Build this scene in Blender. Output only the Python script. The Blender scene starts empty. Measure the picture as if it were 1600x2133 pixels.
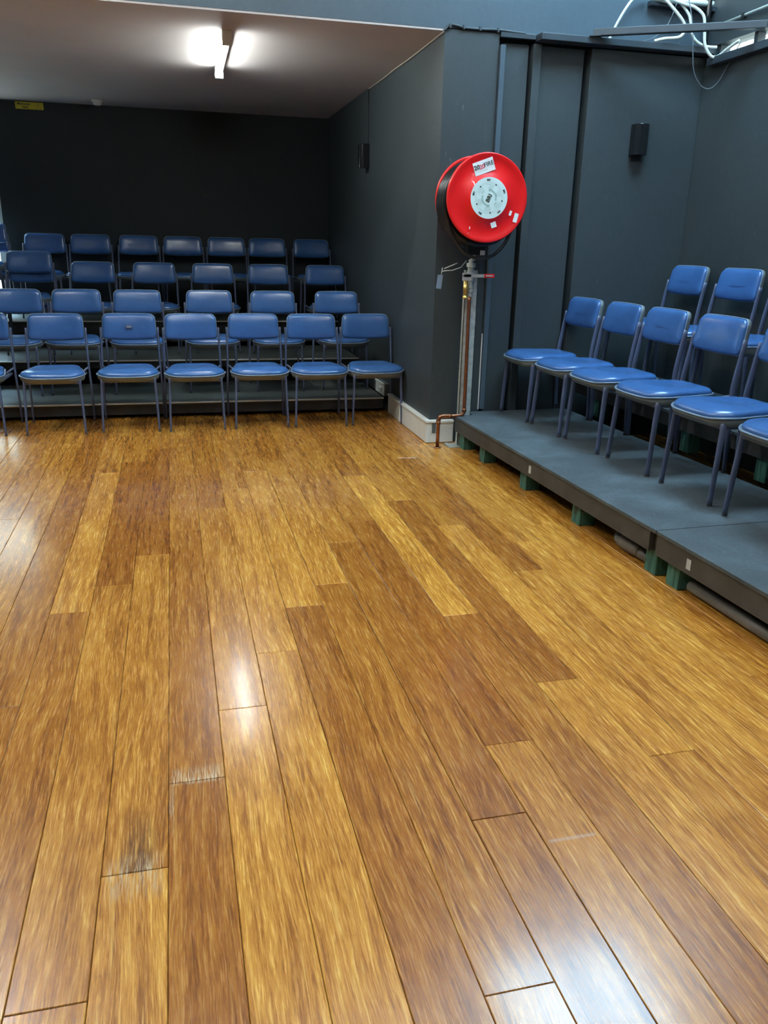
import bpy, bmesh, math, random
from mathutils import Vector, Matrix
random.seed(7)
SC = bpy.context.scene
COL = SC.collection
PI = math.pi

# ------------------------------------------------------------------ camera
CAM_H = 1.38
cd = bpy.data.cameras.new('camera'); cam = bpy.data.objects.new('camera', cd); COL.objects.link(cam)
cd.sensor_fit = 'HORIZONTAL'; cd.sensor_width = 36.0; cd.lens = 36.0 * 1699.5 / 1600.0
cd.clip_start = 0.05; cd.clip_end = 200
PITCH, ROLL, YAW = .319, -.0233, .2506
def cam_axes(p, r, y):
    F = Vector((math.sin(y)*math.cos(p), math.cos(y)*math.cos(p), -math.sin(p)))
    R = Vector((math.cos(y), -math.sin(y), 0)); D = F.cross(R)
    return math.cos(r)*R + math.sin(r)*D, -math.sin(r)*R + math.cos(r)*D, F
_r, _d, _f = cam_axes(PITCH, ROLL, YAW)
cam.matrix_world = Matrix(((_r.x, -_d.x, -_f.x, 0), (_r.y, -_d.y, -_f.y, 0), (_r.z, -_d.z, -_f.z, CAM_H), (0, 0, 0, 1)))
SC.camera = cam

# ------------------------------------------------------------------ world, exposure
w = bpy.data.worlds.new('sky'); SC.world = w; w.use_nodes = True
bg = w.node_tree.nodes['Background']; bg.inputs[1].default_value = 20.0
_tc = w.node_tree.nodes.new('ShaderNodeTexCoord'); _sp = w.node_tree.nodes.new('ShaderNodeSeparateXYZ'); _rp = w.node_tree.nodes.new('ShaderNodeValToRGB')
w.node_tree.links.new(_tc.outputs['Generated'], _sp.inputs[0]); w.node_tree.links.new(_sp.outputs[2], _rp.inputs[0]); w.node_tree.links.new(_rp.outputs[0], bg.inputs[0])
_e = _rp.color_ramp.elements; _e[0].position = .32; _e[0].color = (.100, .113, .112, 1); _e[1].position = .60; _e[1].color = (.50, .76, 1.0, 1)   # pale horizon, blue overhead
SC.view_settings.view_transform = 'Standard'; SC.view_settings.look = 'None'
SC.view_settings.exposure = 1.15; SC.view_settings.gamma = 1.0
SC.view_settings.use_curve_mapping = False

# light powers (emission strength of the lit diffusers)
ALCOVE_TUBE = 40.0
HALL_TUBE = 84.0

# ------------------------------------------------------------------ materials
def newmat(name):
    m = bpy.data.materials.new(name); m.use_nodes = True
    nt = m.node_tree; b = nt.nodes['Principled BSDF']
    return m, nt, b
def N(nt, t, **kw):
    n = nt.nodes.new(t)
    for k, v in kw.items(): setattr(n, k, v)
    return n
def mth(nt, op, a, b=None, c=None, clamp=False):
    n = nt.nodes.new('ShaderNodeMath'); n.operation = op; n.use_clamp = clamp
    for i, v in enumerate((a, b, c)):
        if v is None: continue
        if isinstance(v, (int, float)): n.inputs[i].default_value = v
        else: nt.links.new(v, n.inputs[i])
    return n.outputs[0]
def mixc(nt, fac, a, b, mode='MIX'):
    n = nt.nodes.new('ShaderNodeMix'); n.data_type = 'RGBA'; n.blend_type = mode
    for s, v in ((n.inputs[0], fac), (n.inputs[6], a), (n.inputs[7], b)):
        if isinstance(v, (int, float)): s.default_value = v
        elif isinstance(v, tuple): s.default_value = (*v, 1) if len(v) == 3 else v
        else: nt.links.new(v, s)
    return n.outputs[2]
def noise(nt, scale=(1, 1, 1), detail=3, rough=.55, dist=0, vec=None):
    if vec is None:
        vec = N(nt, 'ShaderNodeTexCoord').outputs['Object']
    mp = N(nt, 'ShaderNodeMapping'); mp.inputs['Scale'].default_value = scale
    nt.links.new(vec, mp.inputs[0])
    n = N(nt, 'ShaderNodeTexNoise'); n.inputs['Scale'].default_value = 1
    n.inputs['Detail'].default_value = detail; n.inputs['Roughness'].default_value = rough
    n.inputs['Distortion'].default_value = dist
    nt.links.new(mp.outputs[0], n.inputs['Vector'])
    return n.outputs['Fac']
def ramp(nt, fac, stops, interp='LINEAR'):
    r = N(nt, 'ShaderNodeValToRGB'); cr = r.color_ramp; cr.interpolation = interp
    while len(cr.elements) < len(stops): cr.elements.new(.5)
    for e, (p, c) in zip(cr.elements, stops):
        e.position = p; e.color = (*c, 1) if len(c) == 3 else c
    nt.links.new(fac, r.inputs[0]); return r.outputs[0]
def bump(nt, b, h, strength=.2, dist=.01):
    n = N(nt, 'ShaderNodeBump'); n.inputs['Strength'].default_value = strength; n.inputs['Distance'].default_value = dist
    nt.links.new(h, n.inputs['Height']); nt.links.new(n.outputs[0], b.inputs['Normal'])

def simple(name, col, rough=.5, metal=0, var=.12, vs=12, bmp=0, coat=0, spec=.5, bs=80):
    m, nt, b = newmat(name)
    n = noise(nt, (vs, vs, vs), 4)
    lo = tuple(c*(1-var) for c in col); hi = tuple(min(1, c*(1+var)) for c in col)
    c = ramp(nt, n, [(.3, lo), (.7, hi)])
    nt.links.new(c, b.inputs['Base Color'])
    b.inputs['Roughness'].default_value = rough; b.inputs['Metallic'].default_value = metal
    b.inputs['Coat Weight'].default_value = coat; b.inputs['Coat Roughness'].default_value = .12
    b.inputs['Specular IOR Level'].default_value = spec
    if bmp: bump(nt, b, noise(nt, (bs, bs, bs), 3), bmp, .003)
    return m
def emis(name, col, s):
    m, nt, b = newmat(name)
    b.inputs['Base Color'].default_value = (*col, 1); b.inputs['Emission Color'].default_value = (*col, 1)
    b.inputs['Emission Strength'].default_value = s
    return m

def wall_mat(name, col, scuff=.5):
    m, nt, b = newmat(name)
    big = noise(nt, (1.3, 1.3, .8), 4); fine = noise(nt, (35, 35, 25), 3)
    c = ramp(nt, big, [(.3, tuple(x*.86 for x in col)), (.7, tuple(x*1.12 for x in col))])
    c = mixc(nt, .25, c, ramp(nt, fine, [(.3, tuple(x*.8 for x in col)), (.7, tuple(x*1.25 for x in col))]))
    # thin scuffs: where a long thin noise peaks inside sparse patches
    s1 = noise(nt, (70, 70, 9), 2, .5, 1.2); s2 = noise(nt, (2.6, 2.6, 2.6), 2)
    k = mth(nt, 'MULTIPLY', mth(nt, 'GREATER_THAN', s1, .74), mth(nt, 'GREATER_THAN', s2, .56))
    c = mixc(nt, mth(nt, 'MULTIPLY', k, scuff), c, (.22, .25, .27))
    nt.links.new(c, b.inputs['Base Color'])
    b.inputs['Roughness'].default_value = .52
    b.inputs['Specular IOR Level'].default_value = .4
    bump(nt, b, noise(nt, (140, 140, 140), 2), .08, .002)
    return m

M_WALL = wall_mat('dark_wall_paint', (.043, .056, .062))
M_BACK = wall_mat('back_wall_near_black_navy', (.011, .019, .026), .15)  # darker, near-black tone for the alcove back wall and its joints
M_UPPER = wall_mat('daylit_wall_paint', (.062, .092, .118), .3)  # blue daylight on the soffit and batten is put into this colour
M_CEIL = simple('ceiling_paint', (.50, .455, .445), .75, var=.04, vs=2)
M_HALLCEIL = simple('hall_ceiling', (.05, .055, .06), .8)
M_DARK = simple('black_paint', (.012, .014, .016), .5)
M_LEDGE = simple('ledge_paint', (.035, .048, .06), .45, vs=8, bmp=.1)

def floor_mat():
    m, nt, b = newmat('strand_bamboo')
    at = N(nt, 'ShaderNodeAttribute'); at.attribute_name = 'plank'
    sep = N(nt, 'ShaderNodeSeparateColor'); nt.links.new(at.outputs['Color'], sep.inputs[0])
    tone, off, lit = sep.outputs[0], sep.outputs[1], sep.outputs[2]
    tc = N(nt, 'ShaderNodeTexCoord').outputs['Object']
    cx = N(nt, 'ShaderNodeCombineXYZ')
    nt.links.new(mth(nt, 'MULTIPLY', off, 31.7), cx.inputs[0]); nt.links.new(mth(nt, 'MULTIPLY', off, 57.3), cx.inputs[1])
    va = N(nt, 'ShaderNodeVectorMath'); va.operation = 'ADD'; nt.links.new(tc, va.inputs[0]); nt.links.new(cx.outputs[0], va.inputs[1])
    vec0 = va.outputs[0]
    # wavy fibre direction
    wv = noise(nt, (2.2, .8, 1), 2, .5, 0, vec0); wv2 = noise(nt, (30, 9, 1), 2, .5, 0, vec0)
    sh = N(nt, 'ShaderNodeCombineXYZ')
    nt.links.new(mth(nt, 'ADD', mth(nt, 'MULTIPLY', mth(nt, 'SUBTRACT', wv, .5), .11), mth(nt, 'MULTIPLY', mth(nt, 'SUBTRACT', wv2, .5), .007)), sh.inputs[0])
    vb = N(nt, 'ShaderNodeVectorMath'); vb.operation = 'ADD'; nt.links.new(vec0, vb.inputs[0]); nt.links.new(sh.outputs[0], vb.inputs[1])
    vec = vb.outputs[0]
    fine = noise(nt, (380, 20, 1), 3, .6, .15, vec)
    mid = noise(nt, (190, 8, 1), 5, .68, .3, vec)
    broad = noise(nt, (40, 1.7, 1), 3, .6, .4, vec)
    streak = noise(nt, (120, 3.6, 1), 3, .55, .5, vec)
    fleck = noise(nt, (85, 60, 1), 5, .75, .9, vec)
    f = mth(nt, 'ADD', mth(nt, 'MULTIPLY', fine, .27), mth(nt, 'ADD', mth(nt, 'MULTIPLY', mid, .40), mth(nt, 'MULTIPLY', broad, .33)))
    base = ramp(nt, f, [(.37, (.20, .068, .010)), (.44, (.34, .125, .015)), (.50, (.53, .222, .030)), (.56, (.69, .338, .055)), (.63, (.88, .56, .13))])
    # pale yellow strands
    st = ramp(nt, streak, [(.60, (0, 0, 0)), (.70, (1, 1, 1))])
    base = mixc(nt, mth(nt, 'MULTIPLY', st, .75), base, (.80, .47, .12))
    # dark cracks and flecks
    fk = ramp(nt, fleck, [(.33, (1, 1, 1)), (.41, (0, 0, 0))])
    base = mixc(nt, mth(nt, 'MULTIPLY', fk, .26), base, (.15, .052, .012))
    # plank tone: multiply towards a reddish brown or a yellow
    dk = mixc(nt, 1.0, base, (.62, .50, .42), 'MULTIPLY')
    base = mixc(nt, tone, dk, base)
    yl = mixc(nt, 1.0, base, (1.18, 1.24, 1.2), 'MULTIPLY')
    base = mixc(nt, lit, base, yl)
    # worn board ends (real stains: positions on the boards)
    xyz = N(nt, 'ShaderNodeSeparateXYZ'); nt.links.new(tc, xyz.inputs[0]); X, Y = xyz.outputs[0], xyz.outputs[1]
    wn = noise(nt, (240, 14, 1), 4, .65, .3, tc)
    def patch(x0, x1, y0, ya, yb, edge=.012):
        gx = mth(nt, 'MULTIPLY', mth(nt, 'DIVIDE', mth(nt, 'SUBTRACT', X, x0), edge, clamp=True), mth(nt, 'DIVIDE', mth(nt, 'SUBTRACT', x1, X), edge, clamp=True))
        up = mth(nt, 'SUBTRACT', 1, mth(nt, 'DIVIDE', mth(nt, 'SUBTRACT', Y, y0), ya), clamp=True)
        dn = mth(nt, 'SUBTRACT', 1, mth(nt, 'DIVIDE', mth(nt, 'SUBTRACT', y0, Y), yb), clamp=True)
        return mth(nt, 'MULTIPLY', gx, mth(nt, 'MULTIPLY', up, dn))
    dkp = mth(nt, 'MULTIPLY', patch(-.205, -.105, 1.60, .24, .004, .035), mth(nt, 'ADD', .25, mth(nt, 'MULTIPLY', ramp(nt, mid, [(.42, (1, 1, 1)), (.62, (0, 0, 0))]), 1.6)), clamp=True)
    base = mixc(nt, mth(nt, 'MULTIPLY', dkp, .85, clamp=True), base, (.11, .045, .018))
    for (p, col, amt) in (                          (patch(-.228, -.088, 1.597, .07, .10, .02), (.66, .52, .33), .85),
                          (patch(-.083, .062, 1.912, .07, .018), (.68, .55, .36), 1.15),
                          (patch(-.085, -.068, 1.80, .12, .1, .006), (.68, .55, .36), .8)):
        k = mth(nt, 'MULTIPLY', p, ramp(nt, wn, [(.46, (0, 0, 0)), (.60, (1, 1, 1))]))
        base = mixc(nt, mth(nt, 'MULTIPLY', k, amt, clamp=True), base, col)
    sk = patch(.812, .945, mth(nt, 'ADD', 1.487, 0) if False else 1.487, .008, .008, .01)
    base = mixc(nt, mth(nt, 'MULTIPLY', sk, .6, clamp=True), base, (.62, .45, .30))
    nt.links.new(base, b.inputs['Base Color'])
    rr = mth(nt, 'ADD', .20, mth(nt, 'MULTIPLY', mid, .13)); nt.links.new(rr, b.inputs['Roughness'])
    b.inputs['Specular IOR Level'].default_value = .42
    b.inputs['Coat Weight'].default_value = .35; b.inputs['Coat Roughness'].default_value = .13
    hb = mth(nt, 'ADD', mth(nt, 'MULTIPLY', mid, .5), mth(nt, 'MULTIPLY', noise(nt, (9, 2, 1), 2, .5, 0, tc), 1.6))
    bump(nt, b, hb, .12, .004)
    return m
M_FLOOR = floor_mat()
M_SUB = simple('joint_gap', (.05, .025, .01), .8)

def deck_mat(name, col, dust):
    m, nt, b = newmat(name)
    a = noise(nt, (3.2, 3.2, 3), 5, .62, .4); f = noise(nt, (60, 60, 40), 4, .6)
    c = ramp(nt, a, [(.30, tuple(x*.55 for x in col)), (.52, col), (.72, dust)])
    c = mixc(nt, .3, c, ramp(nt, f, [(.3, tuple(x*.6 for x in col)), (.7, dust)]))
    sp = noise(nt, (45, 45, 45), 2, .5); c = mixc(nt, mth(nt, 'GREATER_THAN', sp, .77), c, (.4, .45, .47))
    nt.links.new(c, b.inputs['Base Color']); b.inputs['Roughness'].default_value = .62
    bump(nt, b, f, .25, .003); return m
M_DECK = deck_mat('worn_black_ply', (.055, .072, .082), (.105, .145, .17))
M_DECK2 = deck_mat('dusty_green_black_deck', (.05, .062, .058), (.085, .105, .10))
M_FASCIA = simple('fascia_black_timber', (.048, .050, .051), .55, var=.3, vs=9, bmp=.25)
M_ALU = simple('aluminium_edge', (.88, .92, .90), .35, .5, var=.05)
def green_mat():
    m, nt, b = newmat('green_stained_timber')
    n = noise(nt, (50, 50, 5), 4, .6, .5); k = noise(nt, (9, 9, 9), 2)
    c = ramp(nt, n, [(.3, (.02, .075, .06)), (.55, (.06, .20, .155)), (.75, (.13, .30, .24))])
    c = mixc(nt, ramp(nt, k, [(.62, (0, 0, 0)), (.7, (1, 1, 1))]), c, (.03, .035, .03))
    nt.links.new(c, b.inputs['Base Color']); b.inputs['Roughness'].default_value = .7; return m
M_GREEN = green_mat()

def vinyl(name, col):
    m, nt, b = newmat(name)
    n = noise(nt, (7, 7, 7), 3)
    c = ramp(nt, n, [(.3, tuple(x*.88 for x in col)), (.7, tuple(x*1.1 for x in col))])
    nt.links.new(c, b.inputs['Base Color'])
    b.inputs['Roughness'].default_value = .25; b.inputs['Specular IOR Level'].default_value = .65
    v = N(nt, 'ShaderNodeTexVoronoi'); v.inputs['Scale'].default_value = 420
    nt.links.new(N(nt, 'ShaderNodeTexCoord').outputs['Object'], v.inputs['Vector'])
    h = mth(nt, 'ADD', mth(nt, 'MULTIPLY', v.outputs['Distance'], .12), mth(nt, 'MULTIPLY', noise(nt, (9, 9, 9), 2), 2.2))
    bump(nt, b, h, .12, .006); return m
M_BLUE = vinyl('blue_vinyl', (.042, .128, .34))
M_PIPING = simple('blue_piping', (.17, .25, .36), .28, var=.05)  # base colour lightened to carry the highlights along the piping
M_TRAY = simple('grey_seat_underside', (.15, .18, .185), .36, var=.1)
M_LEG = simple('slate_blue_enamel', (.082, .105, .18), .36, var=.08, vs=20)
M_CAP = simple('grey_rubber', (.05, .05, .055), .6)

M_RED = simple('red_enamel', (.82, .012, .012), .34, var=.05, vs=6, coat=.25)
def red_disc():
    m, nt, b = newmat('red_enamel_scuffed')
    s = noise(nt, (14, 14, 30), 4, .6, 2.5); r = noise(nt, (3, 3, 3), 2)
    k = mth(nt, 'MULTIPLY', ramp(nt, s, [(.66, (0, 0, 0)), (.74, (1, 1, 1))]), ramp(nt, r, [(.48, (0, 0, 0)), (.6, (1, 1, 1))]))
    c = mixc(nt, mth(nt, 'MULTIPLY', k, .45), (.84, .010, .012), (.85, .25, .26))
    nt.links.new(c, b.inputs['Base Color']); b.inputs['Roughness'].default_value = .36; b.inputs['Coat Weight'].default_value = .2
    return m
M_REDD = red_disc()
M_RUBBER = simple('black_rubber', (.011, .012, .013), .33, var=.2)
M_LABEL = simple('pale_label', (.66, .82, .80), .5, var=.03)
M_WHITE = simple('white_sticker', (.80, .84, .84), .5, var=.03)
M_INK = simple('dark_ink', (.02, .03, .03), .5)
M_TEAL = simple('grey_green_print', (.36, .52, .49), .5, var=.1, vs=60)
M_PINK = simple('red_ink', (.75, .12, .18), .5)
M_GALV = simple('galvanised_steel', (.52, .58, .555), .45, .4, var=.22, vs=25)
M_COPPER = simple('aged_copper', (.30, .125, .065), .38, .85, var=.25, vs=15)
M_BRASS = simple('brass', (.60, .42, .14), .35, .9, var=.2)
M_STEEL = simple('bright_steel', (.66, .69, .68), .35, .35, var=.08)
M_SKIRT = simple('white_trunking', (.78, .82, .78), .45, var=.05, vs=5)
M_SKIRTD = simple('grey_trunking', (.10, .12, .12), .5)
M_PVC = simple('grey_pvc', (.19, .175, .15), .5, var=.25, vs=9)
M_YELLOW = simple('yellow_sign', (.50, .45, .03), .5, var=.04)
M_CABLE = simple('white_cable_sheath', (.68, .74, .70), .4, var=.05)
M_THIN = simple('grey_wire', (.13, .16, .18), .4)
M_CREAM = simple('cream_cable', (.38, .33, .27), .55)
M_BLACKG = simple('gloss_black', (.008, .010, .012), .16, var=.1, coat=.4)
M_TAG = simple('blue_grey_tag', (.28, .38, .50), .4, .3)
M_TAPE = simple('pale_tape', (.48, .50, .50), .6)
M_FIT = simple('white_fitting', (.62, .64, .62), .45, var=.03)
M_TUBE = emis('alcove_tube_light', (.93, 1.0, .97), ALCOVE_TUBE)
M_HTUBE = emis('hall_tube_light', (.93, .98, 1.0), HALL_TUBE)
def glass_mat():
    m = bpy.data.materials.new('thin_glass'); m.use_nodes = True; nt = m.node_tree
    for n in list(nt.nodes): nt.nodes.remove(n)
    o = N(nt, 'ShaderNodeOutputMaterial'); t = N(nt, 'ShaderNodeBsdfTransparent'); g = N(nt, 'ShaderNodeBsdfGlossy')
    t.inputs[0].default_value = (.93, .97, .96, 1); g.inputs['Roughness'].default_value = .03
    mx = N(nt, 'ShaderNodeMixShader'); mx.inputs[0].default_value = .07; nt.links.new(t.outputs[0], mx.inputs[1]); nt.links.new(g.outputs[0], mx.inputs[2])
    nt.links.new(mx.outputs[0], o.inputs[0]); return m
M_GLASS = glass_mat()
M_HTUBE2 = emis('strong_hall_tube_light', (.96, 1.0, .95), HALL_TUBE*2.6)

# ------------------------------------------------------------------ mesh helpers
def link(name, bm, mat, parent=None, smooth=False, loc=None, bev=0, seg=2, angle=.6):
    me = bpy.data.meshes.new(name)
    bmesh.ops.recalc_face_normals(bm, faces=bm.faces)
    bm.to_mesh(me); bm.free()
    for p in me.polygons: p.use_smooth = smooth
    if isinstance(mat, (list, tuple)):
        for x in mat: me.materials.append(x)
    else: me.materials.append(mat)
    o = bpy.data.objects.new(name, me); COL.objects.link(o)
    if parent: o.parent = parent
    if loc: o.location = loc
    if bev:
        md = o.modifiers.new('bevel', 'BEVEL'); md.width = bev; md.segments = seg; md.limit_method = 'ANGLE'; md.angle_limit = angle
    return o
def box(bm, x0, x1, y0, y1, z0, z1, mi=0):
    v = [bm.verts.new(p) for p in ((x0,y0,z0),(x1,y0,z0),(x1,y1,z0),(x0,y1,z0),(x0,y0,z1),(x1,y0,z1),(x1,y1,z1),(x0,y1,z1))]
    for f in ((0,3,2,1),(4,5,6,7),(0,1,5,4),(1,2,6,5),(2,3,7,6),(3,0,4,7)):
        fc = bm.faces.new([v[i] for i in f]); fc.material_index = mi
    return bm
def prism(bm, pts, z0, z1):
    a = [bm.verts.new((x, y, z0)) for x, y in pts]; b = [bm.verts.new((x, y, z1)) for x, y in pts]
    bm.faces.new(a[::-1]); bm.faces.new(b)
    n = len(pts)
    for i in range(n): bm.faces.new((a[i], a[(i+1) % n], b[(i+1) % n], b[i]))
    return bm
def boxes(*bs):
    bm = bmesh.new()
    for b in bs: box(bm, *b)
    return bm
def spline(pts, n=8):
    P = [Vector(p) for p in pts]; out = []
    for i in range(len(P)-1):
        p0 = P[max(i-1, 0)]; p1 = P[i]; p2 = P[i+1]; p3 = P[min(i+2, len(P)-1)]
        for k in range(n):
            t = k/n
            out.append(.5*((2*p1)+(-p0+p2)*t+(2*p0-5*p1+4*p2-p3)*t*t+(-p0+3*p1-3*p2+p3)*t**3))
    out.append(P[-1]); return out
def tube(bm, pts, r, seg=10, closed=False, ry=None, up=None):
    """sweep a circle (or an oval r x ry) along points; r may be a list"""
    pts = [Vector(p) for p in pts]; n = len(pts); rings = []
    ref = None
    for i, p in enumerate(pts):
        if closed: d = pts[(i+1) % n] - pts[i-1]
        else: d = pts[min(i+1, n-1)] - pts[max(i-1, 0)]
        d.normalize()
        if up is not None: ref = Vector(up)
        elif ref is None: ref = Vector((0, 0, 1)) if abs(d.z) < .9 else Vector((1, 0, 0))
        s = ref - d*ref.dot(d); s.normalize(); t = d.cross(s)
        if up is None: ref = s
        ra = r[i] if isinstance(r, (list, tuple)) else r
        rb = (ry[i] if isinstance(ry, (list, tuple)) else ry) if ry else ra
        rings.append([bm.verts.new(p + s*ra*math.cos(2*PI*k/seg) + t*rb*math.sin(2*PI*k/seg)) for k in range(seg)])
    m = n if closed else n-1
    for i in range(m):
        a, b = rings[i], rings[(i+1) % n]
        for k in range(seg): bm.faces.new((a[k], a[(k+1) % seg], b[(k+1) % seg], b[k]))
    if not closed:
        bm.faces.new(rings[0][::-1]); bm.faces.new(rings[-1])
    return bm
def lathe(bm, prof, c=(0, 0, 0), axis='Z', seg=48):
    """prof: (radius, height) pairs, closed with caps when radius 0"""
    rings = []
    for r, h in prof:
        if r < 1e-6: rings.append([None, h]); continue
        rings.append([[(r*math.cos(2*PI*k/seg), r*math.sin(2*PI*k/seg), h) for k in range(seg)], h])
    def tr(p):
        x, y, z = p
        if axis == 'Z': q = (x, y, z)
        elif axis == 'Y': q = (x, z, y)
        else: q = (z, x, y)
        return (q[0]+c[0], q[1]+c[1], q[2]+c[2])
    vs = []
    for ring, h in rings:
        if ring is None: vs.append([bm.verts.new(tr((0, 0, h)))])
        else: vs.append([bm.verts.new(tr(p)) for p in ring])
    for a, b in zip(vs[:-1], vs[1:]):
        for k in range(seg):
            k2 = (k+1) % seg
            q = [a[k] if len(a) > 1 else a[0], a[k2] if len(a) > 1 else a[0], b[k2] if len(b) > 1 else b[0], b[k] if len(b) > 1 else b[0]]
            q2 = []
            for v in q:
                if v not in q2: q2.append(v)
            if len(q2) > 2: bm.faces.new(q2)
    return bm
def text(body, size, mat, loc, rot, parent, name='lettering', depth=.0006, align='CENTER', bold=0.0):
    cu = bpy.data.curves.new(name, 'FONT'); cu.body = body; cu.size = size; cu.align_x = align; cu.align_y = 'CENTER'
    cu.extrude = depth; cu.resolution_u = 3; cu.offset = bold
    ob = bpy.data.objects.new(name, cu); COL.objects.link(ob)
    dg = bpy.context.evaluated_depsgraph_get(); dg.update()
    me = bpy.data.meshes.new_from_object(ob.evaluated_get(dg))
    bpy.data.objects.remove(ob)
    o = bpy.data.objects.new(name, me); COL.objects.link(o); me.materials.clear(); me.materials.append(mat)
    o.location = loc; o.rotation_euler = rot
    if parent: o.parent = parent
    return o
def struct(o, **k):
    o['kind'] = 'structure'; return o
def tag(o, label, cat, group=None):
    o['label'] = label; o['category'] = cat
    if group: o['group'] = group
    return o
def thing(name, label, cat, loc=(0, 0, 0), rz=0, group=None):
    o = bpy.data.objects.new(name, None); COL.objects.link(o); o.location = loc; o.rotation_euler = (0, 0, rz)
    o.empty_display_size = .1
    return tag(o, label, cat, group)

# ------------------------------------------------------------------ THE SETTING
XL, XR = -3.0, 3.62            # left and right walls
YB, YF, YC = 9.72, 5.572, -3.0 # alcove back, plane of the soffit, wall behind the camera
ZC, ZH = 2.655, 4.30           # alcove ceiling, hall ceiling
XA = 1.75                      # side wall of the alcove

# floor: planks 148 mm wide, 2.03 m long, joints where the photograph has them
def build_floor():
    bm = bmesh.new(); cl = bm.loops.layers.color.new('plank')
    W = .1483; L = 2.03; G = .0006
    phase = {-7: 5.95, -6: 4.266, -5: 4.57, -4: 2.4, -3: 3.06, -2: 1.273, -1: 1.60, 0: 1.91, 1: 2.245, 2: 2.588, 3: 2.945, 4: 1.115, 5: 1.60, 6: 1.898,
             7: 2.75, 8: 2.2, 9: 1.75, 10: 3.125, 11: 3.48, 12: 3.70}
    dark = {(0, 1.0): .35, (-1, 4.5): .0, (-2, 4.5): .1, (6, 3.0): .05, (3, 2.0): .45, (-1, 2.5): .85, (-5, 3.5): .8, (-2, 2): .8, (10, 4.0): .35, (-3, 2.5): .55, (1, 5): .6,
            (0, 3.0): .45, (4, 2.0): .6, (-4, 3): .5, (8, 3.0): .35, (5, 1.0): .5, (7, 1.0): .55, (5, 3.0): .45, (2, 3.5): .8, (1, 3.2): .85}
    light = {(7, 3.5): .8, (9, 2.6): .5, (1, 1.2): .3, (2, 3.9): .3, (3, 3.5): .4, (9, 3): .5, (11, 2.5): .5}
    for k in range(-21, 26):
        x0 = -.085 + W*k; x1 = x0 + W
        if x1 < XL - .01 or x0 > XR + .05: continue
        ph = phase.get(k, random.uniform(0, L))
        y = ph - L*math.ceil((ph - YC)/L)
        while y < YB:
            a, b2 = max(y, YC), min(y+L, YB)
            if b2 - a > .02:
                t = random.uniform(.72, 1.0) if random.random() < .85 else random.uniform(.4, .6); li = random.uniform(0, .45)
                for (kk, yy), v in dark.items():
                    if kk == k and y <= yy < y+L: t = v; li = 0
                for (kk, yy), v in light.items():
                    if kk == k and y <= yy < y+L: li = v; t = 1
                of = random.random()
                dz = random.uniform(-.0003, .0003)
                # top face with a small chamfer down to the joint
                c = .0016
                xs = (x0+G, x0+G+c, x1-G-c, x1-G); ys = (a+G, a+G+c, b2-G-c, b2-G)
                g = [[bm.verts.new((xs[i], ys[j], dz - (.0016 if i in (0, 3) or j in (0, 3) else 0))) for j in range(4)] for i in range(4)]
                fs = [bm.faces.new((g[i][j], g[i+1][j], g[i+1][j+1], g[i][j+1])) for i in range(3) for j in range(3)]
                for f in fs:
                    for lp in f.loops: lp[cl] = (t, of, li, 1)
            y += L
    n = len(bm.faces)
    box(bm, XL-.1, XR+.1, YC-.1, YB+.1, -.06, -.004)
    bm.faces.ensure_lookup_table()
    for f in bm.faces[n:]: f.material_index = 1
    me = bpy.data.meshes.new('floor'); bm.to_mesh(me); bm.free(); me.materials.append(M_FLOOR); me.materials.append(M_SUB)
    o = bpy.data.objects.new('floor', me); COL.objects.link(o); struct(o); return o
build_floor()

# walls
DX0, DX1, DZ = -2.62, -1.685, 2.42       # glazed door in the back wall
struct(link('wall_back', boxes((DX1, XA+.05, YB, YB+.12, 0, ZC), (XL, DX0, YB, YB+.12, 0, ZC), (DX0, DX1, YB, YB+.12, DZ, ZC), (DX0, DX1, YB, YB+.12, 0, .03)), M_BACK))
# panel joints of the back wall
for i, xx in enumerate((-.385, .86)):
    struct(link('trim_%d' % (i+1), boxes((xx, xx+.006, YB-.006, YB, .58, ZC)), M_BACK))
struct(link('wall_middle', boxes((XA, 2.118, YF, YB+.12, 0, 2.672)), M_WALL))
struct(link('wall_soffit', boxes((XL, 3.16, YF, YF+.16, ZC+.012, ZH), (3.60, XR+.1, YF, YF+.16, ZC+.012, ZH), (3.16, 3.60, YF, YF+.16, ZC+.012, 2.925), (3.16, 3.60, YF, YF+.16, 3.08, ZH)), M_UPPER))
struct(link('ceiling', boxes((XL, XA+.02, YF+.002, YB+.1, ZC, ZC+.10)), M_CEIL))
# hall ceiling with a roof light opening over the right stage
SX0, SX1, SY0, SY1 = 2.15, 3.50, 3.55, 4.95
struct(link('ceiling_hall', boxes((XL, SX0, YC, YF+.1, ZH, ZH+.1), (SX1, XR+.1, YC, YF+.1, ZH, ZH+.1), (SX0, SX1, YC, SY0, ZH, ZH+.1), (SX0, SX1, SY1, YF+.1, ZH, ZH+.1)), M_HALLCEIL))
struct(link('wall_left', boxes((XL-.12, XL, YC, YB+.12, 0, ZH)), M_WALL))
struct(link('wall_front', boxes((XL-.12, XR+.12, YC-.12, YC, 0, ZH)), M_WALL))
# right wall with a long narrow clerestory slot at 2.6 m
struct(link('wall_right', boxes((XR, XR+.12, YC, YF+.3, 0, 2.605), (XR, XR+.12, YC, YF+.3, 2.685, ZH), (XR, XR+.12, 5.47, YF+.3, 2.60, 2.69), (XR, XR+.12, YC, 1.2, 2.60, 2.69)), M_WALL))
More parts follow.
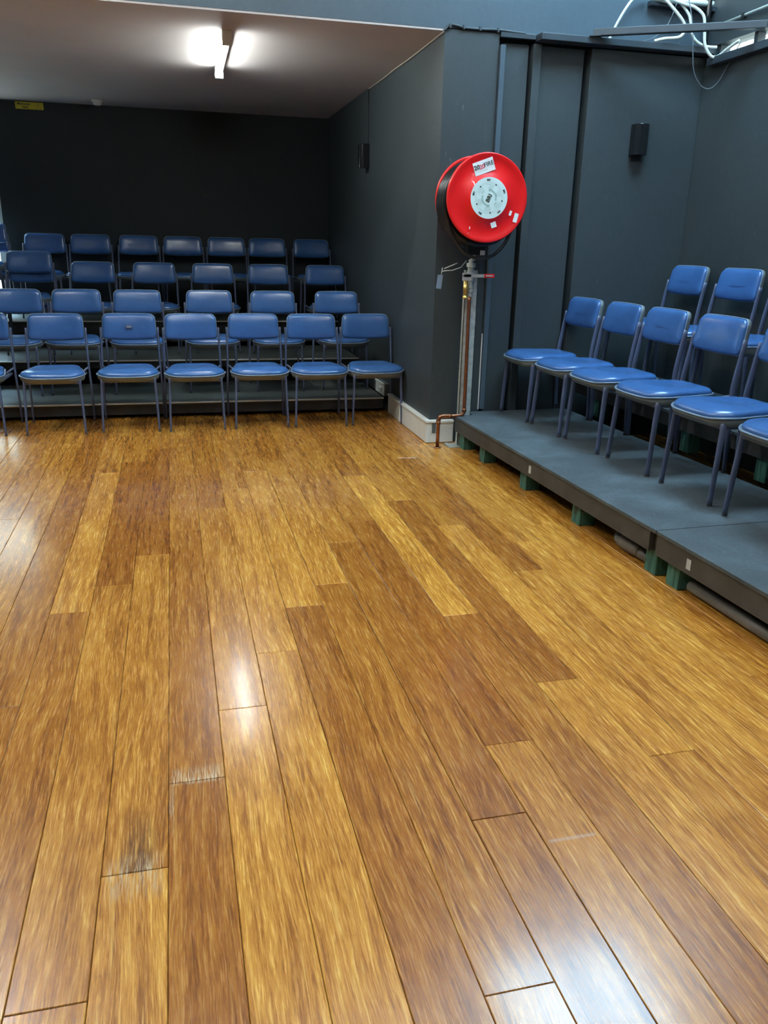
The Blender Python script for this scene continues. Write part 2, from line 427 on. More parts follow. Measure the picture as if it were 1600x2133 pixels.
# wall behind the right stage: recess with boards and panels
struct(link('wall_stage', boxes((2.118, XR+.1, YF+.115, YF+.2, 0, 2.672), (2.158, 2.335, YF+.028, YF+.115, .0, 2.62), (2.415, 2.732, YF+.028, YF+.115, 0, 2.62)), M_WALL))
struct(link('trim_3', boxes((2.122, 2.156, YF-.025, YF+.09, .24, 2.60)), M_UPPER, bev=.002))
struct(link('trim_4', boxes((2.357, 2.413, YF-.006, YF+.1, .22, 2.625)), M_WALL, bev=.002))
struct(link('trim_5', boxes((2.768, XR, YF-.012, YF+.1, .0, 2.625)), M_WALL, bev=.003))
struct(link('trim_6', boxes((2.113, 2.118, YF-.012, YF-.001, .235, .78)), M_WHITE))
# ledge across the top of the panels
struct(link('trim_7', boxes((2.365, XR, YF-.105, YF, 2.632, 2.672)), M_LEDGE, bev=.003))
struct(link('trim_8', boxes((2.12, 2.36, YF-.02, YF+.02, 2.645, 2.672)), M_LEDGE))
struct(link('trim_9', boxes((XR-.05, XR, 1.0, YF-.1, 2.555, 2.603)), M_LEDGE, bev=.003))
struct(link('trim_10', boxes((3.14, 3.62, YF-.05, YF, 2.895, 2.925)), M_LEDGE, bev=.003))
# windows
def window(name, bs_frame, bs_pane, mat=M_LEDGE):
    f = struct(link(name, boxes(*bs_frame), mat, bev=.003))
    link('window_pane', boxes(*bs_pane), M_GLASS, f)
    return f
window('window_1', ((3.16, 3.19, YF+.04, YF+.10, 2.925, 3.08), (3.57, 3.60, YF+.04, YF+.10, 2.925, 3.08), (3.19, 3.57, YF+.04, YF+.10, 2.925, 2.955), (3.19, 3.57, YF+.04, YF+.10, 3.06, 3.08)), ((3.19, 3.57, YF+.067, YF+.073, 2.955, 3.06),))
window('window_2', tuple((XR+.02, XR+.08, y, y+.035, 2.605, 2.685) for y in (5.435, 5.06, 4.2, 3.3, 2.4, 1.2)), ((XR+.047, XR+.053, 1.2, 5.47, 2.605, 2.685),))
window('window_3', ((SX0, SX1, SY0, SY0+.05, ZH, ZH+.08), (SX0, SX1, SY1-.05, SY1, ZH, ZH+.08), (SX0, SX0+.05, SY0, SY1, ZH, ZH+.08), (SX1-.05, SX1, SY0, SY1, ZH, ZH+.08), (SX0+.73, SX0+.77, SY0, SY1, ZH, ZH+.08)), ((SX0, SX1, SY0, SY1, ZH+.04, ZH+.046),))
# glazed door at the left of the alcove's back wall
d = struct(link('door_1', boxes((DX1-.07, DX1, YB+.03, YB+.08, .03, DZ), (DX0, DX0+.07, YB+.03, YB+.08, .03, DZ), (DX0+.07, DX1-.07, YB+.03, YB+.08, DZ-.08, DZ), (DX0+.07, DX1-.07, YB+.03, YB+.08, .03, .09)), M_FIT, bev=.003))
link('door_pane', boxes((DX0+.07, DX1-.07, YB+.052, YB+.058, .09, DZ-.08)), M_GLASS, d)
link('door_handle', boxes((DX0+.09, DX0+.11, YB-.03, YB+.03, .98, 1.16)), M_STEEL, d, bev=.004)

# skirting trunking on the alcove side wall and round the corner
bm = boxes((XA-.032, XA, YF-.032, 6.66, .004, .150), (XA-.040, XA, YF-.040, 6.66, .150, .168), (XA, 1.925, YF-.032, YF, .004, .150), (XA, 1.925, YF-.040, YF, .150, .168))
bb = struct(link('baseboard_right', bm, M_SKIRT, bev=.003))
link('joint_cover', boxes((XA-.036, XA-.031, 6.27, 6.33, .006, .152)), M_SKIRT, bb, bev=.001)
link('socket_plate', boxes((XA+.012, XA+.040, YF-.036, YF-.031, .075, .148)), M_SKIRTD, bb)
b2 = struct(link('baseboard_back', boxes((XA-.045, XA, 6.74, 7.62, .128, .232)), M_SKIRTD, bev=.003))
link('outlet_cover', boxes((XA-.052, XA-.044, 6.745, 7.04, .130, .225), (XA-.058, XA-.044, 6.74, 7.05, .222, .236)), M_SKIRT, b2, bev=.002)
link('outlet', boxes((XA-.062, XA-.05, 6.80, 6.88, .160, .195)), M_FIT, b2, bev=.003)

# ------------------------------------------------------------------ CHAIR
def outline(w0, w1, y0, y1, r0, r1, n=9, bow=0):
    """rounded trapezoid, CCW. w0/r0 at y0 (front), w1/r1 at y1 (rear)"""
    pts = []
    for (cx, cy, r, a0) in ((w0/2-r0, y0+r0, r0, -90), (w1/2-r1, y1-r1, r1, 0), (-w1/2+r1, y1-r1, r1, 90), (-w0/2+r0, y0+r0, r0, 180)):
        for k in range(n):
            a = math.radians(a0 + 90*k/(n-1)); pts.append((cx + r*math.cos(a), cy + r*math.sin(a)))
    # subdivide the long straight sides
    out = []
    for i, p in enumerate(pts):
        q = pts[(i+1) % len(pts)]; out.append(p)
        d = math.dist(p, q)
        if d > .05:
            m = int(d/.03)
            for k in range(1, m): out.append((p[0]+(q[0]-p[0])*k/m, p[1]+(q[1]-p[1])*k/m))
    if bow: out = [(x, y - bow*(1-(2*x/w0)**2)*(1 if y < (y0+y1)/2 else -.3)) for x, y in out]
    return out
def puff(bm, pts, prof, f=lambda p: p):
    """stack of inset copies of an outline: prof = (inset scale 0..1, height)"""
    cx = sum(p[0] for p in pts)/len(pts); cy = sum(p[1] for p in pts)/len(pts)
    mx = max(abs(p[0]-cx) for p in pts); my = max(abs(p[1]-cy) for p in pts); mm = min(mx, my)
    rings = []
    for s, h in prof:
        ins = (1-s)*mm
        ring = []
        for x, y in pts:
            kx = (mx-ins)/mx if s > .0 else 0; ky = (my-ins)/my if s > .0 else 0
            ring.append(bm.verts.new(f((cx+(x-cx)*kx, cy+(y-cy)*ky, h))))
        rings.append(ring)
    n = len(pts)
    for a, b in zip(rings[:-1], rings[1:]):
        for k in range(n): bm.faces.new((a[k], a[(k+1) % n], b[(k+1) % n], b[k]))
    bm.faces.new(rings[0][::-1]); bm.faces.new(rings[-1])
    return bm
SEAT = outline(.440, .350, -.255, .165, .105, .085, bow=.018)
def make_chair():
    t = thing('stacking_chair', 'blue vinyl chair', 'chair')
    # seat cushion, with a gentle dish
    def sd(p):
        x, y, z = p; return (x, y, z + .010*(y-.0)*-1*0 + (-.006*math.exp(-(x*x+y*y)/.012) if z > .44 else 0) - (.012*((y+.16)/-.09)**2 if y < -.16 and z > .40 else 0)*.6)
    bm = bmesh.new(); puff(bm, SEAT, [(.97, .424), (.985, .430), (.97, .440), (.93, .449), (.85, .4555), (.72, .459), (.5, .461), (.25, .4615), (.08, .4615)], sd)
    link('seat', bm, M_BLUE, t, True)
    bm = bmesh.new(); tube(bm, [sd((x*1.012, y*1.012, .424)) for x, y in SEAT], .0048, 8, True); link('seat_piping', bm, M_PIPING, t, True)
    bm = bmesh.new(); puff(bm, SEAT, [(.74, .370), (.86, .372), (.95, .382), (.99, .396), (1.0, .408), (1.0, .424), (.96, .427)], sd); link('seat_tray', bm, M_TRAY, t, True)
    # backrest: outline lies in x/z, puffed along y, curved round the sitter and leaning back
    BP = outline(.400, .386, .632, .814, .028, .042, bow=.010)
    def bk(p):
        x, z, h = p; y = .245 + (z-.62)*.16 - .55*x*x*1.0 + h
        return (x, y+.02, z)
    bm = bmesh.new(); puff(bm, BP, [(.97, -.002), (.985, -.010), (.965, -.019), (.90, -.026), (.75, -.031), (.5, -.034), (.25, -.035), (.08, -.035)], bk)
    bp = link('backrest', bm, M_BLUE, t, True)
    bm = bmesh.new(); puff(bm, BP, [(.5, .028), (.86, .027), (.955, .022), (1.0, .012), (1.0, -.004), (.95, -.006)], bk); link('back_shell', bm, M_TRAY, t, True)
    bm = bmesh.new(); tube(bm, [bk((x*1.004, z, -.005)) for x, z in BP], .0036, 6, True); link('back_piping', bm, M_PIPING, t, True)
    # rear legs: oval tube from floor, bent at the seat, up to beside the backrest
    for s in (-1, 1):
        pts = spline([(s*.223, .232, .012), (s*.222, .222, .22), (s*.216, .214, .42), (s*.213, .222, .52), (s*.211, .252, .715)], 5)
        z = [p.z for p in pts]
        bm = bmesh.new(); tube(bm, pts, [.0075+.001*min(1, q/.4) for q in z], 10, ry=[.0138+.003*min(1, q/.42) if q < .42 else .0168-.002*(q-.42)/.3 for q in z], up=(1, 0, 0))
        lg = link('leg', bm, M_LEG, t, True)
        bm = bmesh.new(); tube(bm, [(s*.223, .232, 0), (s*.223, .232, .014)], .0085, 10, ry=.0145, up=(1, 0, 0)); link('foot', bm, M_CAP, lg)
        pts = spline([(s*.200, -.232, .012), (s*.194, -.222, .20), (s*.186, -.208, .40)], 5)
        z = [p.z for p in pts]
        bm = bmesh.new(); tube(bm, pts, [.0078+.002*q/.4 for q in z], 10, ry=[.0135+.004*q/.4 for q in z], up=(1, 0, 0))
        lg = link('leg', bm, M_LEG, t, True)
        bm = bmesh.new(); tube(bm, [(s*.200, -.232, 0), (s*.200, -.232, .014)], .0088, 10, ry=.0142, up=(1, 0, 0)); link('foot', bm, M_CAP, lg)
        bm = bmesh.new(); tube(bm, [(s*.165, .10, .392), (s*.20, .19, .415), (s*.216, .214, .425)], .008, 8); link('bracket', bm, M_LEG, t, True)
    bm = boxes((-.185, .185, -.222, -.200, .366, .384), (-.190, -.172, -.21, .20, .366, .384), (.172, .190, -.21, .20, .366, .384), (-.20, .20, .19, .208, .372, .390))
    link('seat_frame', bm, M_LEG, t, bev=.003)
    bm = boxes((-.205, .205, .262, .272, .655, .70)); link('back_frame', bm, M_LEG, t, bev=.003)
    return t
def dup(root, loc, rz, label, group=None):
    r = root.copy(); COL.objects.link(r); r.location = loc; r.rotation_euler = (0, 0, rz); r['label'] = label
    if group: r['group'] = group
    elif 'group' in r.keys(): del r['group']
    for ch in root.children:
        c = ch.copy(); COL.objects.link(c); c.parent = r
        for g in ch.children:
            e = g.copy(); COL.objects.link(e); e.parent = c
    return r
T1, T2, T3 = .125, .325, .575
proto = make_chair()
first = [True]
def place(x, y, z, rz, label, group):
    if first[0]:
        first[0] = False; proto.location = (x, y, z); proto.rotation_euler = (0, 0, rz); proto['label'] = label; proto['group'] = group; return proto
    return dup(proto, (x, y, z), rz, label, group)
# ordinal words counted from the alcove's right-hand side wall
ORD = ['closest to the right wall', 'second from the right wall', 'third from the right wall', 'fourth from the right wall',
       'fifth from the right wall', 'sixth from the right wall', 'seventh from the right wall', 'eighth from the right wall']
R1 = [(1.520, .0), (1.066, .0), (.606, .015), (.120, .02), (-.352, -.02), (-.877, .0), (-1.415, -.03)]
for i, (x, rz) in enumerate(R1):
    lab = 'blue chair standing on the wooden floor, ' + ORD[i]
    if i == 4: lab = 'blue vinyl chair with a small torn patch on its backrest, front row'
    if i == 6: lab = 'blue vinyl chair cut off by the left frame edge, front row on the floor'
    c = place(x, 6.438 + .010*(-1)**i, 0, rz, lab, 'chairs of the front row on the wooden floor')
    if i == 4:
        bm = boxes((-.018, .018, .226, .230, .715, .730)); p = link('torn_patch', bm, M_TAG, c); p.parent = c; p['label'] = 'small pale torn patch'
        link('tear', boxes((-.024, .024, .228, .2305, .709, .736)), M_LEG, c)
for i, x in enumerate((1.445, .864, .300, -.308, -.809, -1.285)):
    place(x, 7.345 + .010*(-1)**i, T1, random.uniform(-.02, .02), 'blue chair on the lowest riser, ' + ORD[i], 'chairs of the second row on the lowest riser')
for i, x in enumerate((1.518, .936, .394, -.174, -.748)):
    place(x, 8.37, T2, random.uniform(-.02, .02), 'blue chair on the middle riser, ' + ORD[i], 'chairs of the third row on the middle riser')
for i, x in enumerate((1.528, 1.033, .586, .127, -.334, -.818, -1.277)):
    place(x, 9.27 + .012*(-1)**i, T3, random.uniform(-.015, .015), 'blue chair on the top riser, ' + ORD[i], 'chairs of the top row against the back wall')
# two stacked pairs at the left
place(-1.296, 8.37, T2, 0, 'lower blue chair of the stacked pair at the left of the third row', 'stacked pairs of chairs')
place(-1.296, 8.30, T2+.088, 0, 'upper blue chair of the stacked pair at the left of the third row', 'stacked pairs of chairs')
place(-1.82, 9.27, T3, 0, 'lower blue chair of the stacked pair by the glazed door', 'stacked pairs of chairs')
place(-1.82, 9.20, T3+.088, 0, 'upper blue chair of the stacked pair by the glazed door', 'stacked pairs of chairs')
# right stage: chairs face the room (local -y becomes -x)
ZS1, ZS2 = .225, .455
RR1 = [(5.335, 2.525, .08), (4.874, 2.56, .03), (4.42, 2.587, .03), (3.935, 2.622, .035), (3.405, 2.64, .02), (2.865, 2.63, .02)]
names = ['closest to the panelled wall', 'second from the panelled wall', 'third from the panelled wall', 'fourth from the panelled wall',
         'fifth from the wall, backrest cut by the frame', 'nearest the camera, only seat and leg in view']
for (y, x, rz), nm in zip(RR1, names):
    place(x, y, ZS1, -PI/2 + rz, 'blue chair on the low right stage, ' + nm, 'chairs of the front row on the right stage')
for y, nm in ((5.23, 'leftmost of its row'), (4.67, 'middle of its row'), (4.13, 'a sliver of backrest in view')):
    place(3.235, y, ZS2, -PI/2 + .02, 'blue chair on the raised right platform, ' + nm, 'chairs of the back row on the right stage')

# ------------------------------------------------------------------ ALCOVE RISERS
def riser(label, x0, x1, y0, y1, z, fas, zleg, split):
    t = thing('seating_riser', label, 'riser', ((x0+x1)/2, y0, zleg), 0, 'stepped risers of the alcove')
    ox, oy, oz = (x0+x1)/2, y0, zleg
    def B(*b): return boxes(*[(a[0]-ox, a[1]-ox, a[2]-oy, a[3]-oy, a[4]-oz, a[5]-oz) for a in b])
    link('deck', B((x0, x1, y0+.012, y1, z-.022, z)), M_DECK2, t, bev=.002)
    link('edge_trim', B((x0, x1, y0, y0+.014, z-.004, z+.0015), (x0, x1, y0, y0+.003, z-.009, z)), M_ALU, t, bev=.001)
    link('fascia', B((x0, x1, y0+.035, y0+.055, z-.022-fas, z-.022)), M_FASCIA, t, bev=.002)
    if .3 < z < .4: link('light_block_board', B((x0, x1, y1-.03, y1-.012, 0, z-.022)), M_DARK, t)  # dark board added under the middle riser to shut out light
    n = 5
    for k in range(n):
        xx = x0+.06 + (x1-x0-.17)*k/(n-1)
        for yy in (y0+.10, y1-.14):
            link('leg', B((xx, xx+.05, yy, yy+.05, zleg, z-.022)), M_DARK, t)
    return t
riser('low dark riser with a bright metal edge, directly behind the front row', XL+.02, XA-.06, 6.695, 7.68, T1, .075, 0, 0)
riser('middle dark riser with a bright metal edge, carrying the third row', XL+.02, XA-.06, 7.70, 8.72, T2, .05, 0, 0)
riser('topmost dark riser running along the back wall', XL+.02, XA-.06, 8.74, 9.70, T3, .19, 0, 0)

# ------------------------------------------------------------------ RIGHT STAGE (turned a little, as in the photograph)
ANG = .033
def stage(label, yfar, ynear, posts, tape, notch=False):
    t = thing('stage_platform', label, 'stage', (1.885, 5.43, 0), ANG, 'low stage platforms on the right')
    a, b = yfar-5.43, ynear-5.43        # local y, negative towards the camera
    W = .93
    bm = bmesh.new()
    if notch: prism(bm, [(.0, b), (W, b), (W, a+.115), (.14, a+.12), (.14, a), (0, a)], ZS1-.018, ZS1)
    else: prism(bm, [(0, b), (W, b), (W, a), (0, a)], ZS1-.018, ZS1)
    link('deck', bm, M_DECK, t, bev=.0025)
    link('fascia', boxes((.008, .034, b+.05, a, .112, ZS1-.018), (.036, .06, b, a, .112, ZS1-.018)), M_FASCIA, t, bev=.002)
    link('joist', boxes(*[(.06, W, q, q+.045, .115, ZS1-.018) for q in (b+.02, (a+b)/2, a-.07)]), M_DARK, t)
    for py in posts:
        p = py-5.43
        link('post', boxes((.038, .128, p, p+.085, 0, .112)), M_GREEN, t, bev=.003)
        link('post', boxes((W-.1, W-.01, p, p+.085, 0, .112)), M_GREEN, t, bev=.003)
    if tape is not None:
        link('tape_mark', boxes((.0062, .0085, tape-5.43-.014, tape-5.43+.014, .135, .180)), M_TAPE, t)
    return t
stage('low dark stage platform on green posts, the far section next to the hose reel', 5.42, 2.935, (5.30, 4.93, 4.29, 3.64, 2.955), 4.19, True)
stage('low dark stage platform, the near section cut by the right frame edge', 2.93, .40, (2.79, 1.9, 1.0, .45), 2.70)
def upper(label, yfar, ynear, posts):
    t = thing('stage_platform', label, 'stage', (2.835, 5.43, ZS1), ANG*.9, 'upper stage platforms on the right')
    a, b = yfar-5.43, ynear-5.43; H = ZS2-ZS1
    W0, W1 = .80-.0, .80
    bm = bmesh.new(); x1 = .705 if a > -1 else .57
    prism(bm, [(0, b), (x1, b), (x1, a), (0, a)], H-.018, H); link('deck', bm, M_DECK, t, bev=.0025)
    link('fascia', boxes((.02, .045, b, a, H-.10, H-.018)), M_FASCIA, t, bev=.002)
    for py in posts:
        p = py-5.43; link('post', boxes((.05, .13, p, p+.085, 0, H-.10)), M_GREEN, t, bev=.003)
        link('post', boxes((x1-.10, x1-.02, p, p+.085, 0, H-.018)), M_GREEN, t, bev=.003)
    return t
upper('raised dark platform behind the right front row, its far section', 5.50, 3.45, (5.2, 4.15, 3.49))
upper('raised dark platform behind the right front row, its near section', 3.445, .40, (3.3, 2.2, .6))

# pipes lying below the platforms
t = thing('plastic_pipe', 'short grey plastic pipe with a collar poking out under the stage', 'pipe', (2.045, 3.2, 0), ANG)
bm = bmesh.new(); tube(bm, [(0, .02, .032), (0, -.15, .032)], .026, 20); link('pipe', bm, M_PVC, t, True)
bm = bmesh.new(); lathe(bm, [(.024, .11), (.033, .11), (.035, .08), (.035, .02), (.031, -.005), (.031, -.05), (.024, -.05)], (0, 0, .036), 'Y', 24); link('collar', bm, M_PVC, t, True)
bm = bmesh.new(); tube(bm, [(.0, .09, .037), (.0, .14, .038), (.02, .17, .04)], .026, 16); link('elbow', bm, M_TRAY, t, True)
t = thing('plastic_pipe', 'long grey plastic pipe lying under the near stage platform', 'pipe', (2.055, 2.76, 0), ANG)
bm = bmesh.new(); tube(bm, [(0, 0, .032), (0, -.76, .032)], .026, 20); link('pipe', bm, M_PVC, t, True)

# ------------------------------------------------------------------ FIRE HOSE REEL
HX, HY, HZ, HR = 1.953, 5.20, 1.660, .268
reel = thing('fire_hose_reel', 'large red fire hose reel with round pale label on a galvanised post', 'fire hose reel', (HX, HY, 0))
def disc_prof(R, t):  # bowed dish with rolled rim
    return [(0, -t*.9), (R*.50, -t*.9), (R*.535, -t*.55), (R*.90, -t*.35), (R*.965, -t*.75), (R*.99, -t*.65), (R, -t*.2), (R*.995, 0.004), (R*.96, .006), (R*.90, .0), (0, .0)]
bm = bmesh.new(); lathe(bm, disc_prof(HR, .028), (0, 0, HZ), 'Y', 96); fd = link('front_disc', bm, M_REDD, reel, True)
bm = bmesh.new(); lathe(bm, disc_prof(HR, .022), (0, .235, HZ), 'Y', 96); link('rear_disc', bm, M_RED, reel, True)
bm = bmesh.new(); lathe(bm, [(.12, .0), (.12, .235)], (0, 0, HZ), 'Y', 48); link('drum', bm, M_RED, reel, True)
# hose wound on the drum, in one continuous winding
pts = []; rr = .215; turns = 6
for k in range(turns*48+1):
    a = 2*PI*k/48; y = .035 + .030*k/48
    pts.append((rr*math.cos(a), y, HZ + rr*math.sin(a)))
bm = bmesh.new(); tube(bm, pts, .0165, 12, up=(0, 1, 0))
pts = []; rr = .255
for k in range(5*48+1):
    a = 2*PI*k/48; y = .055 + .0325*k/48
    pts.append((rr*math.cos(a)*(1.0), y, HZ - .022 + rr*math.sin(a)*1.0))
tube(bm, pts, .0165, 12, up=(0, 1, 0))
link('hose', bm, M_RUBBER, reel, True)
# slack loop hanging below
pts = spline([(-.235, .07, HZ-.10), (-.20, .06, HZ-.22), (-.12, .05, HZ-.325), (-.02, .045, HZ-.365), (.08, .045, HZ-.345), (.16, .05, HZ-.27), (.215, .07, HZ-.17)], 10)
bm = bmesh.new(); tube(bm, pts, .011, 12); link('slack_hose', bm, M_RUBBER, reel, True)
# hub label
PY = -.0262; K = 1.75
bm = bmesh.new(); lathe(bm, [(0, -.0012), (.123, -.0012), (.123, 0), (0, 0)], (.006, PY, HZ), 'Y', 64); hl = link('round_label', bm, M_LABEL, reel)
hl['label'] = 'round pale label with small print and lettering'
LC = Vector((.006, PY-.0013, HZ))
def ring(bm, r0, r1, c, a0=0, a1=2*PI, seg=48):
    vs = []
    for k in range(seg+1):
        a = a0+(a1-a0)*k/seg
        vs.append([bm.verts.new((c[0]+r*math.cos(a), c[1], c[2]+r*math.sin(a))) for r in (r0, r1)])
    for k in range(seg): bm.faces.new((vs[k][0], vs[k+1][0], vs[k+1][1], vs[k][1]))
bm = bmesh.new()
for r_ in (.0525, .0495): ring(bm, (r_-.0004)*K, (r_+.0003)*K, LC)
for a0 in (.35, .35+PI): ring(bm, .0225*K, .0290*K, LC, a0-PI/2+.9, a0-PI/2+2.9, 24)
for k in range(6): ring(bm, .0285*K, .0315*K, LC, k*PI/3+.2, k*PI/3+.6, 8)
random.seed(3)
for k in range(6):            # blocks of tiny print between the hub and the outer ring
    a0 = k*PI/3 + .12
    for j in range(4): ring(bm, (.033+.0038*j)*K, (.0343+.0038*j)*K, LC, a0, a0+.45+.25*random.random(), 8)
link('print_rings', bm, M_TEAL, hl)
for k in range(5):
    a = math.radians(62+72*k); c = (LC[0]+.0505*K*math.cos(a), LC[1]-.0004, LC[2]+.0505*K*math.sin(a))
    bm = bmesh.new(); ring(bm, 0.0003, .0052, c, 0, 2*PI, 12); link('screw_mark', bm, M_INK, hl)
text('BRI', .036, M_INK, (LC[0]-.001, LC[1]-.0006, LC[2]-.001), (PI/2, math.radians(-65), 0), hl, bold=.0008)
for k in range(5):
    a = math.radians(95-72*k)
    text('BRI', .0165, M_INK, (LC[0]+.0605*K*math.cos(a), LC[1]-.0004, LC[2]+.0605*K*math.sin(a)), (PI/2, -(a-PI/2), 0), hl, bold=.0005)
# stickers
def sticker(w, h, x, z, rot, mat, name='sticker'):
    bm = boxes((-w/2, w/2, -.0008, 0, -h/2, h/2)); o = link(name, bm, mat, reel); o.location = (x, -.0165, z); o.rotation_euler = (0, rot, 0); return o
RB = math.radians(-20)
s = sticker(.137, .078, -.036, HZ+.182, RB, M_WHITE, 'name_sticker'); s.location.y = -.0175; s['label'] = 'white name sticker with lettering'
def st_text(b, sz, m, dx, dz, **k): return text(b, sz, m, (dx, -.0016, dz), (PI/2, 0, 0), s, **k)
st_text('20', .037, M_INK, -.047, .006, bold=.001); st_text('20', .037, M_PINK, -.013, .002, bold=.001); st_text('FIRE', .036, M_INK, .034, .006, bold=.0003)
link('print_line', boxes((-.040, .02, -.0012, -.0008, -.0235, -.0210)), M_TEAL, s)
for (w_, h_, x, z, r_) in ((.016, .030, .160, HZ-.085, .3), (.027, .055, .198, HZ-.112, .25), (.036, .034, .050, HZ-.158, RB), (.007, .016, -.110, HZ-.180, .0), (.004, .006, -.118, HZ-.212, 0)):
    sticker(w_, h_, x, z, r_, M_WHITE)
# bracket, union, valve, pipe work, post
link('bracket', boxes((-.07, .050, .10, .20, HZ-.345, HZ-.27)), M_BLACKG, reel, bev=.004)
link('bracket_clip', boxes((.012, .046, .092, .10, HZ-.345, HZ-.315)), M_STEEL, reel, bev=.003)
link('inlet_pipe', lathe(bmesh.new(), [(0, HZ-.38), (.016, HZ-.38), (.016, HZ-.26), (0, HZ-.26)], (-.012, .16, 0), 'Z', 16), M_STEEL, reel)
bm = boxes((-.035, .055, .222, .226, .012, 1.215), (-.035, -.031, .222, .262, .012, 1.215), (.051, .055, .222, .262, .012, 1.215))
link('post', bm, M_GALV, reel)
link('foot_plate', boxes((-.11, .07, .17, .30, 0, .008)), M_GALV, reel, bev=.002)
bm = bmesh.new()
for b_ in ((-.10, .19), (-.10, .27), (.055, .19)): lathe(bm, [(0, .016), (.010, .016), (.010, .008), (0, .008)], (b_[0], b_[1], 0), 'Z', 6)
link('anchor_bolt', bm, M_STEEL, reel)
bm = bmesh.new(); VX, VY = -.012, .19
lathe(bm, [(0, 1.285), (.017, 1.285), (.017, 1.262), (.030, 1.262), (.030, 1.236), (.021, 1.234), (.021, 1.205), (.028, 1.20), (.030, 1.165), (.022, 1.15), (.016, 1.145), (.016, 1.12), (.027, 1.12), (.027, 1.103), (.021, 1.10), (.027, 1.096), (.027, 1.078), (.020, 1.07), (.019, 1.045), (0, 1.045)], (VX, VY, 0), 'Z', 16)
link('valve_body', bm, M_GALV, reel, False)
lv = link('valve_lever', boxes((-.075, .075, VY-.045, VY-.041, 1.172, 1.193), (-.085, -.02, VY-.045, VY-.041, 1.150, 1.200)), M_STEEL, reel, bev=.002)
lh = link('lever_sleeve', boxes((.070, .142, VY-.049, VY-.037, 1.170, 1.196)), M_RED, lv, bev=.004)
link('sleeve_lettering', boxes((.080, .130, VY-.0505, VY-.0488, 1.180, 1.188)), M_WHITE, lh)
bm = bmesh.new(); lathe(bm, [(0, 1.155), (.015, 1.155), (.015, 1.12), (.018, 1.118), (.018, 1.075), (.0165, 1.073), (.0165, 1.045), (.020, 1.043), (.020, 1.033), (0, 1.033)], (-.052, VY-.03, 0), 'Z', 20); link('brass_lock', bm, M_BRASS, reel, True)
cop = [(VX, VY, 1.05), (VX+.002, VY, .8), (VX+.006, VY, .30), (VX+.006, VY, .262)]
bm = bmesh.new(); tube(bm, spline(cop, 4) + [Vector(p) for p in ((VX+.002, VY, .245), (VX-.012, VY, .232))] + [Vector(p) for p in ((VX-.05, VY, .229), (-.135, VY+.005, .226), (-.165, VY+.006, .224), (-.185, VY+.005, .214), (-.192, VY+.004, .196), (-.192, VY+.004, .004))], .0125, 14)
link('copper_pipe', bm, M_COPPER, reel, True)
for (c, ax) in (((VX+.006, VY, .268), 'Z'), ((-.192, VY+.004, .182), 'Z'), ((-.110, VY+.004, .226), 'X')):
    bm = bmesh.new(); lathe(bm, [(.0125, -.012), (.0158, -.012), (.0158, .012), (.0125, .012)], c, ax, 16); link('pipe_collar', bm, M_COPPER, reel, True)
bm = bmesh.new(); tube(bm, spline([(-.122, VY+.005, .227), (-.155, VY+.005, .228), (-.182, VY+.004, .222), (-.192, VY+.004, .200), (-.192, VY+.004, .185)], 5), .0155, 14); link('pipe_elbow', bm, M_COPPER, reel, True)
bm = bmesh.new(); lathe(bm, [(0, .006), (.026, .006), (.026, 0), (0, 0)], (-.192, VY+.004, 0), 'Z', 20); link('floor_flange', bm, M_COPPER, reel, True)
# guide wire and tag
bm = bmesh.new(); tube(bm, [(-.060, .15, 1.278), (-.10, .14, 1.235), (-.160, .14, 1.215), (-.215, .14, 1.212), (-.232, .14, 1.205)], .003, 8); tube(bm, [(-.125, .14, 1.262), (-.215, .14, 1.225)], .003, 8); tube(bm, [(-.228, .14, 1.232), (-.232, .14, 1.20), (-.235, .14, 1.18)], .002, 8)
link('guide_wire', bm, M_STEEL, reel, True)
tg = link('tag', boxes((-.018, .018, -.001, .001, -.088, 0)), M_TAG, reel, bev=.0005); tg.location = (-.240, .14, 1.185); tg.rotation_euler = (0, math.radians(6), 0)

# ------------------------------------------------------------------ LIGHT FITTINGS
def batten(name, label, loc, rz, m, length=1.22, group=None, wide=.055):
    t = thing(name, label, 'light', loc, rz, group)
    h = wide/2
    bm = boxes((-h, h, -length/2, length/2, -.045, 0)); link('housing', bm, M_FIT, t, bev=.003)
    for q in (-length/2-.012, length/2-.02): link('end_cap', boxes((-h-.004, h+.004, q, q+.032, -.088, 0)), M_FIT, t, bev=.003)
    bm = bmesh.new(); tube(bm, [(-.012, -length/2+.02, -.064), (-.012, length/2-.02, -.064)], .021, 14); link('tube', bm, m, t, True)
    return t
batten('ceiling_light', 'lit fluorescent batten on the low ceiling of the alcove', (.432, 6.63, ZC), -.012, M_TUBE, 1.20)
hall = 'fluorescent battens under the high hall ceiling'
for (x, y, rz, lab) in ((-2.15, 4.93, PI/2, 'fluorescent batten high beside the left wall'), (.9, 3.7, PI/2, 'added unseen fluorescent batten high over the centre of the floor'), (-.95, 3.6, PI/2, 'fluorescent batten high over the left of the floor'),  # the centre-floor batten is added, out of view, to keep overall illumination
                        (.9, 1.6, 0, 'fluorescent batten high over the middle of the floor'), (-1.4, -.6, 0, 'fluorescent batten high behind the left of the floor'), (2.2, .4, 0, 'added unseen fluorescent batten high over the near stage')):  # the near-stage batten is an unseen extra that fills the overall light
    batten('ceiling_light', lab, (x, y, ZH-.10), rz, M_HTUBE2 if x < -2 else M_HTUBE, 1.3, hall, .09)

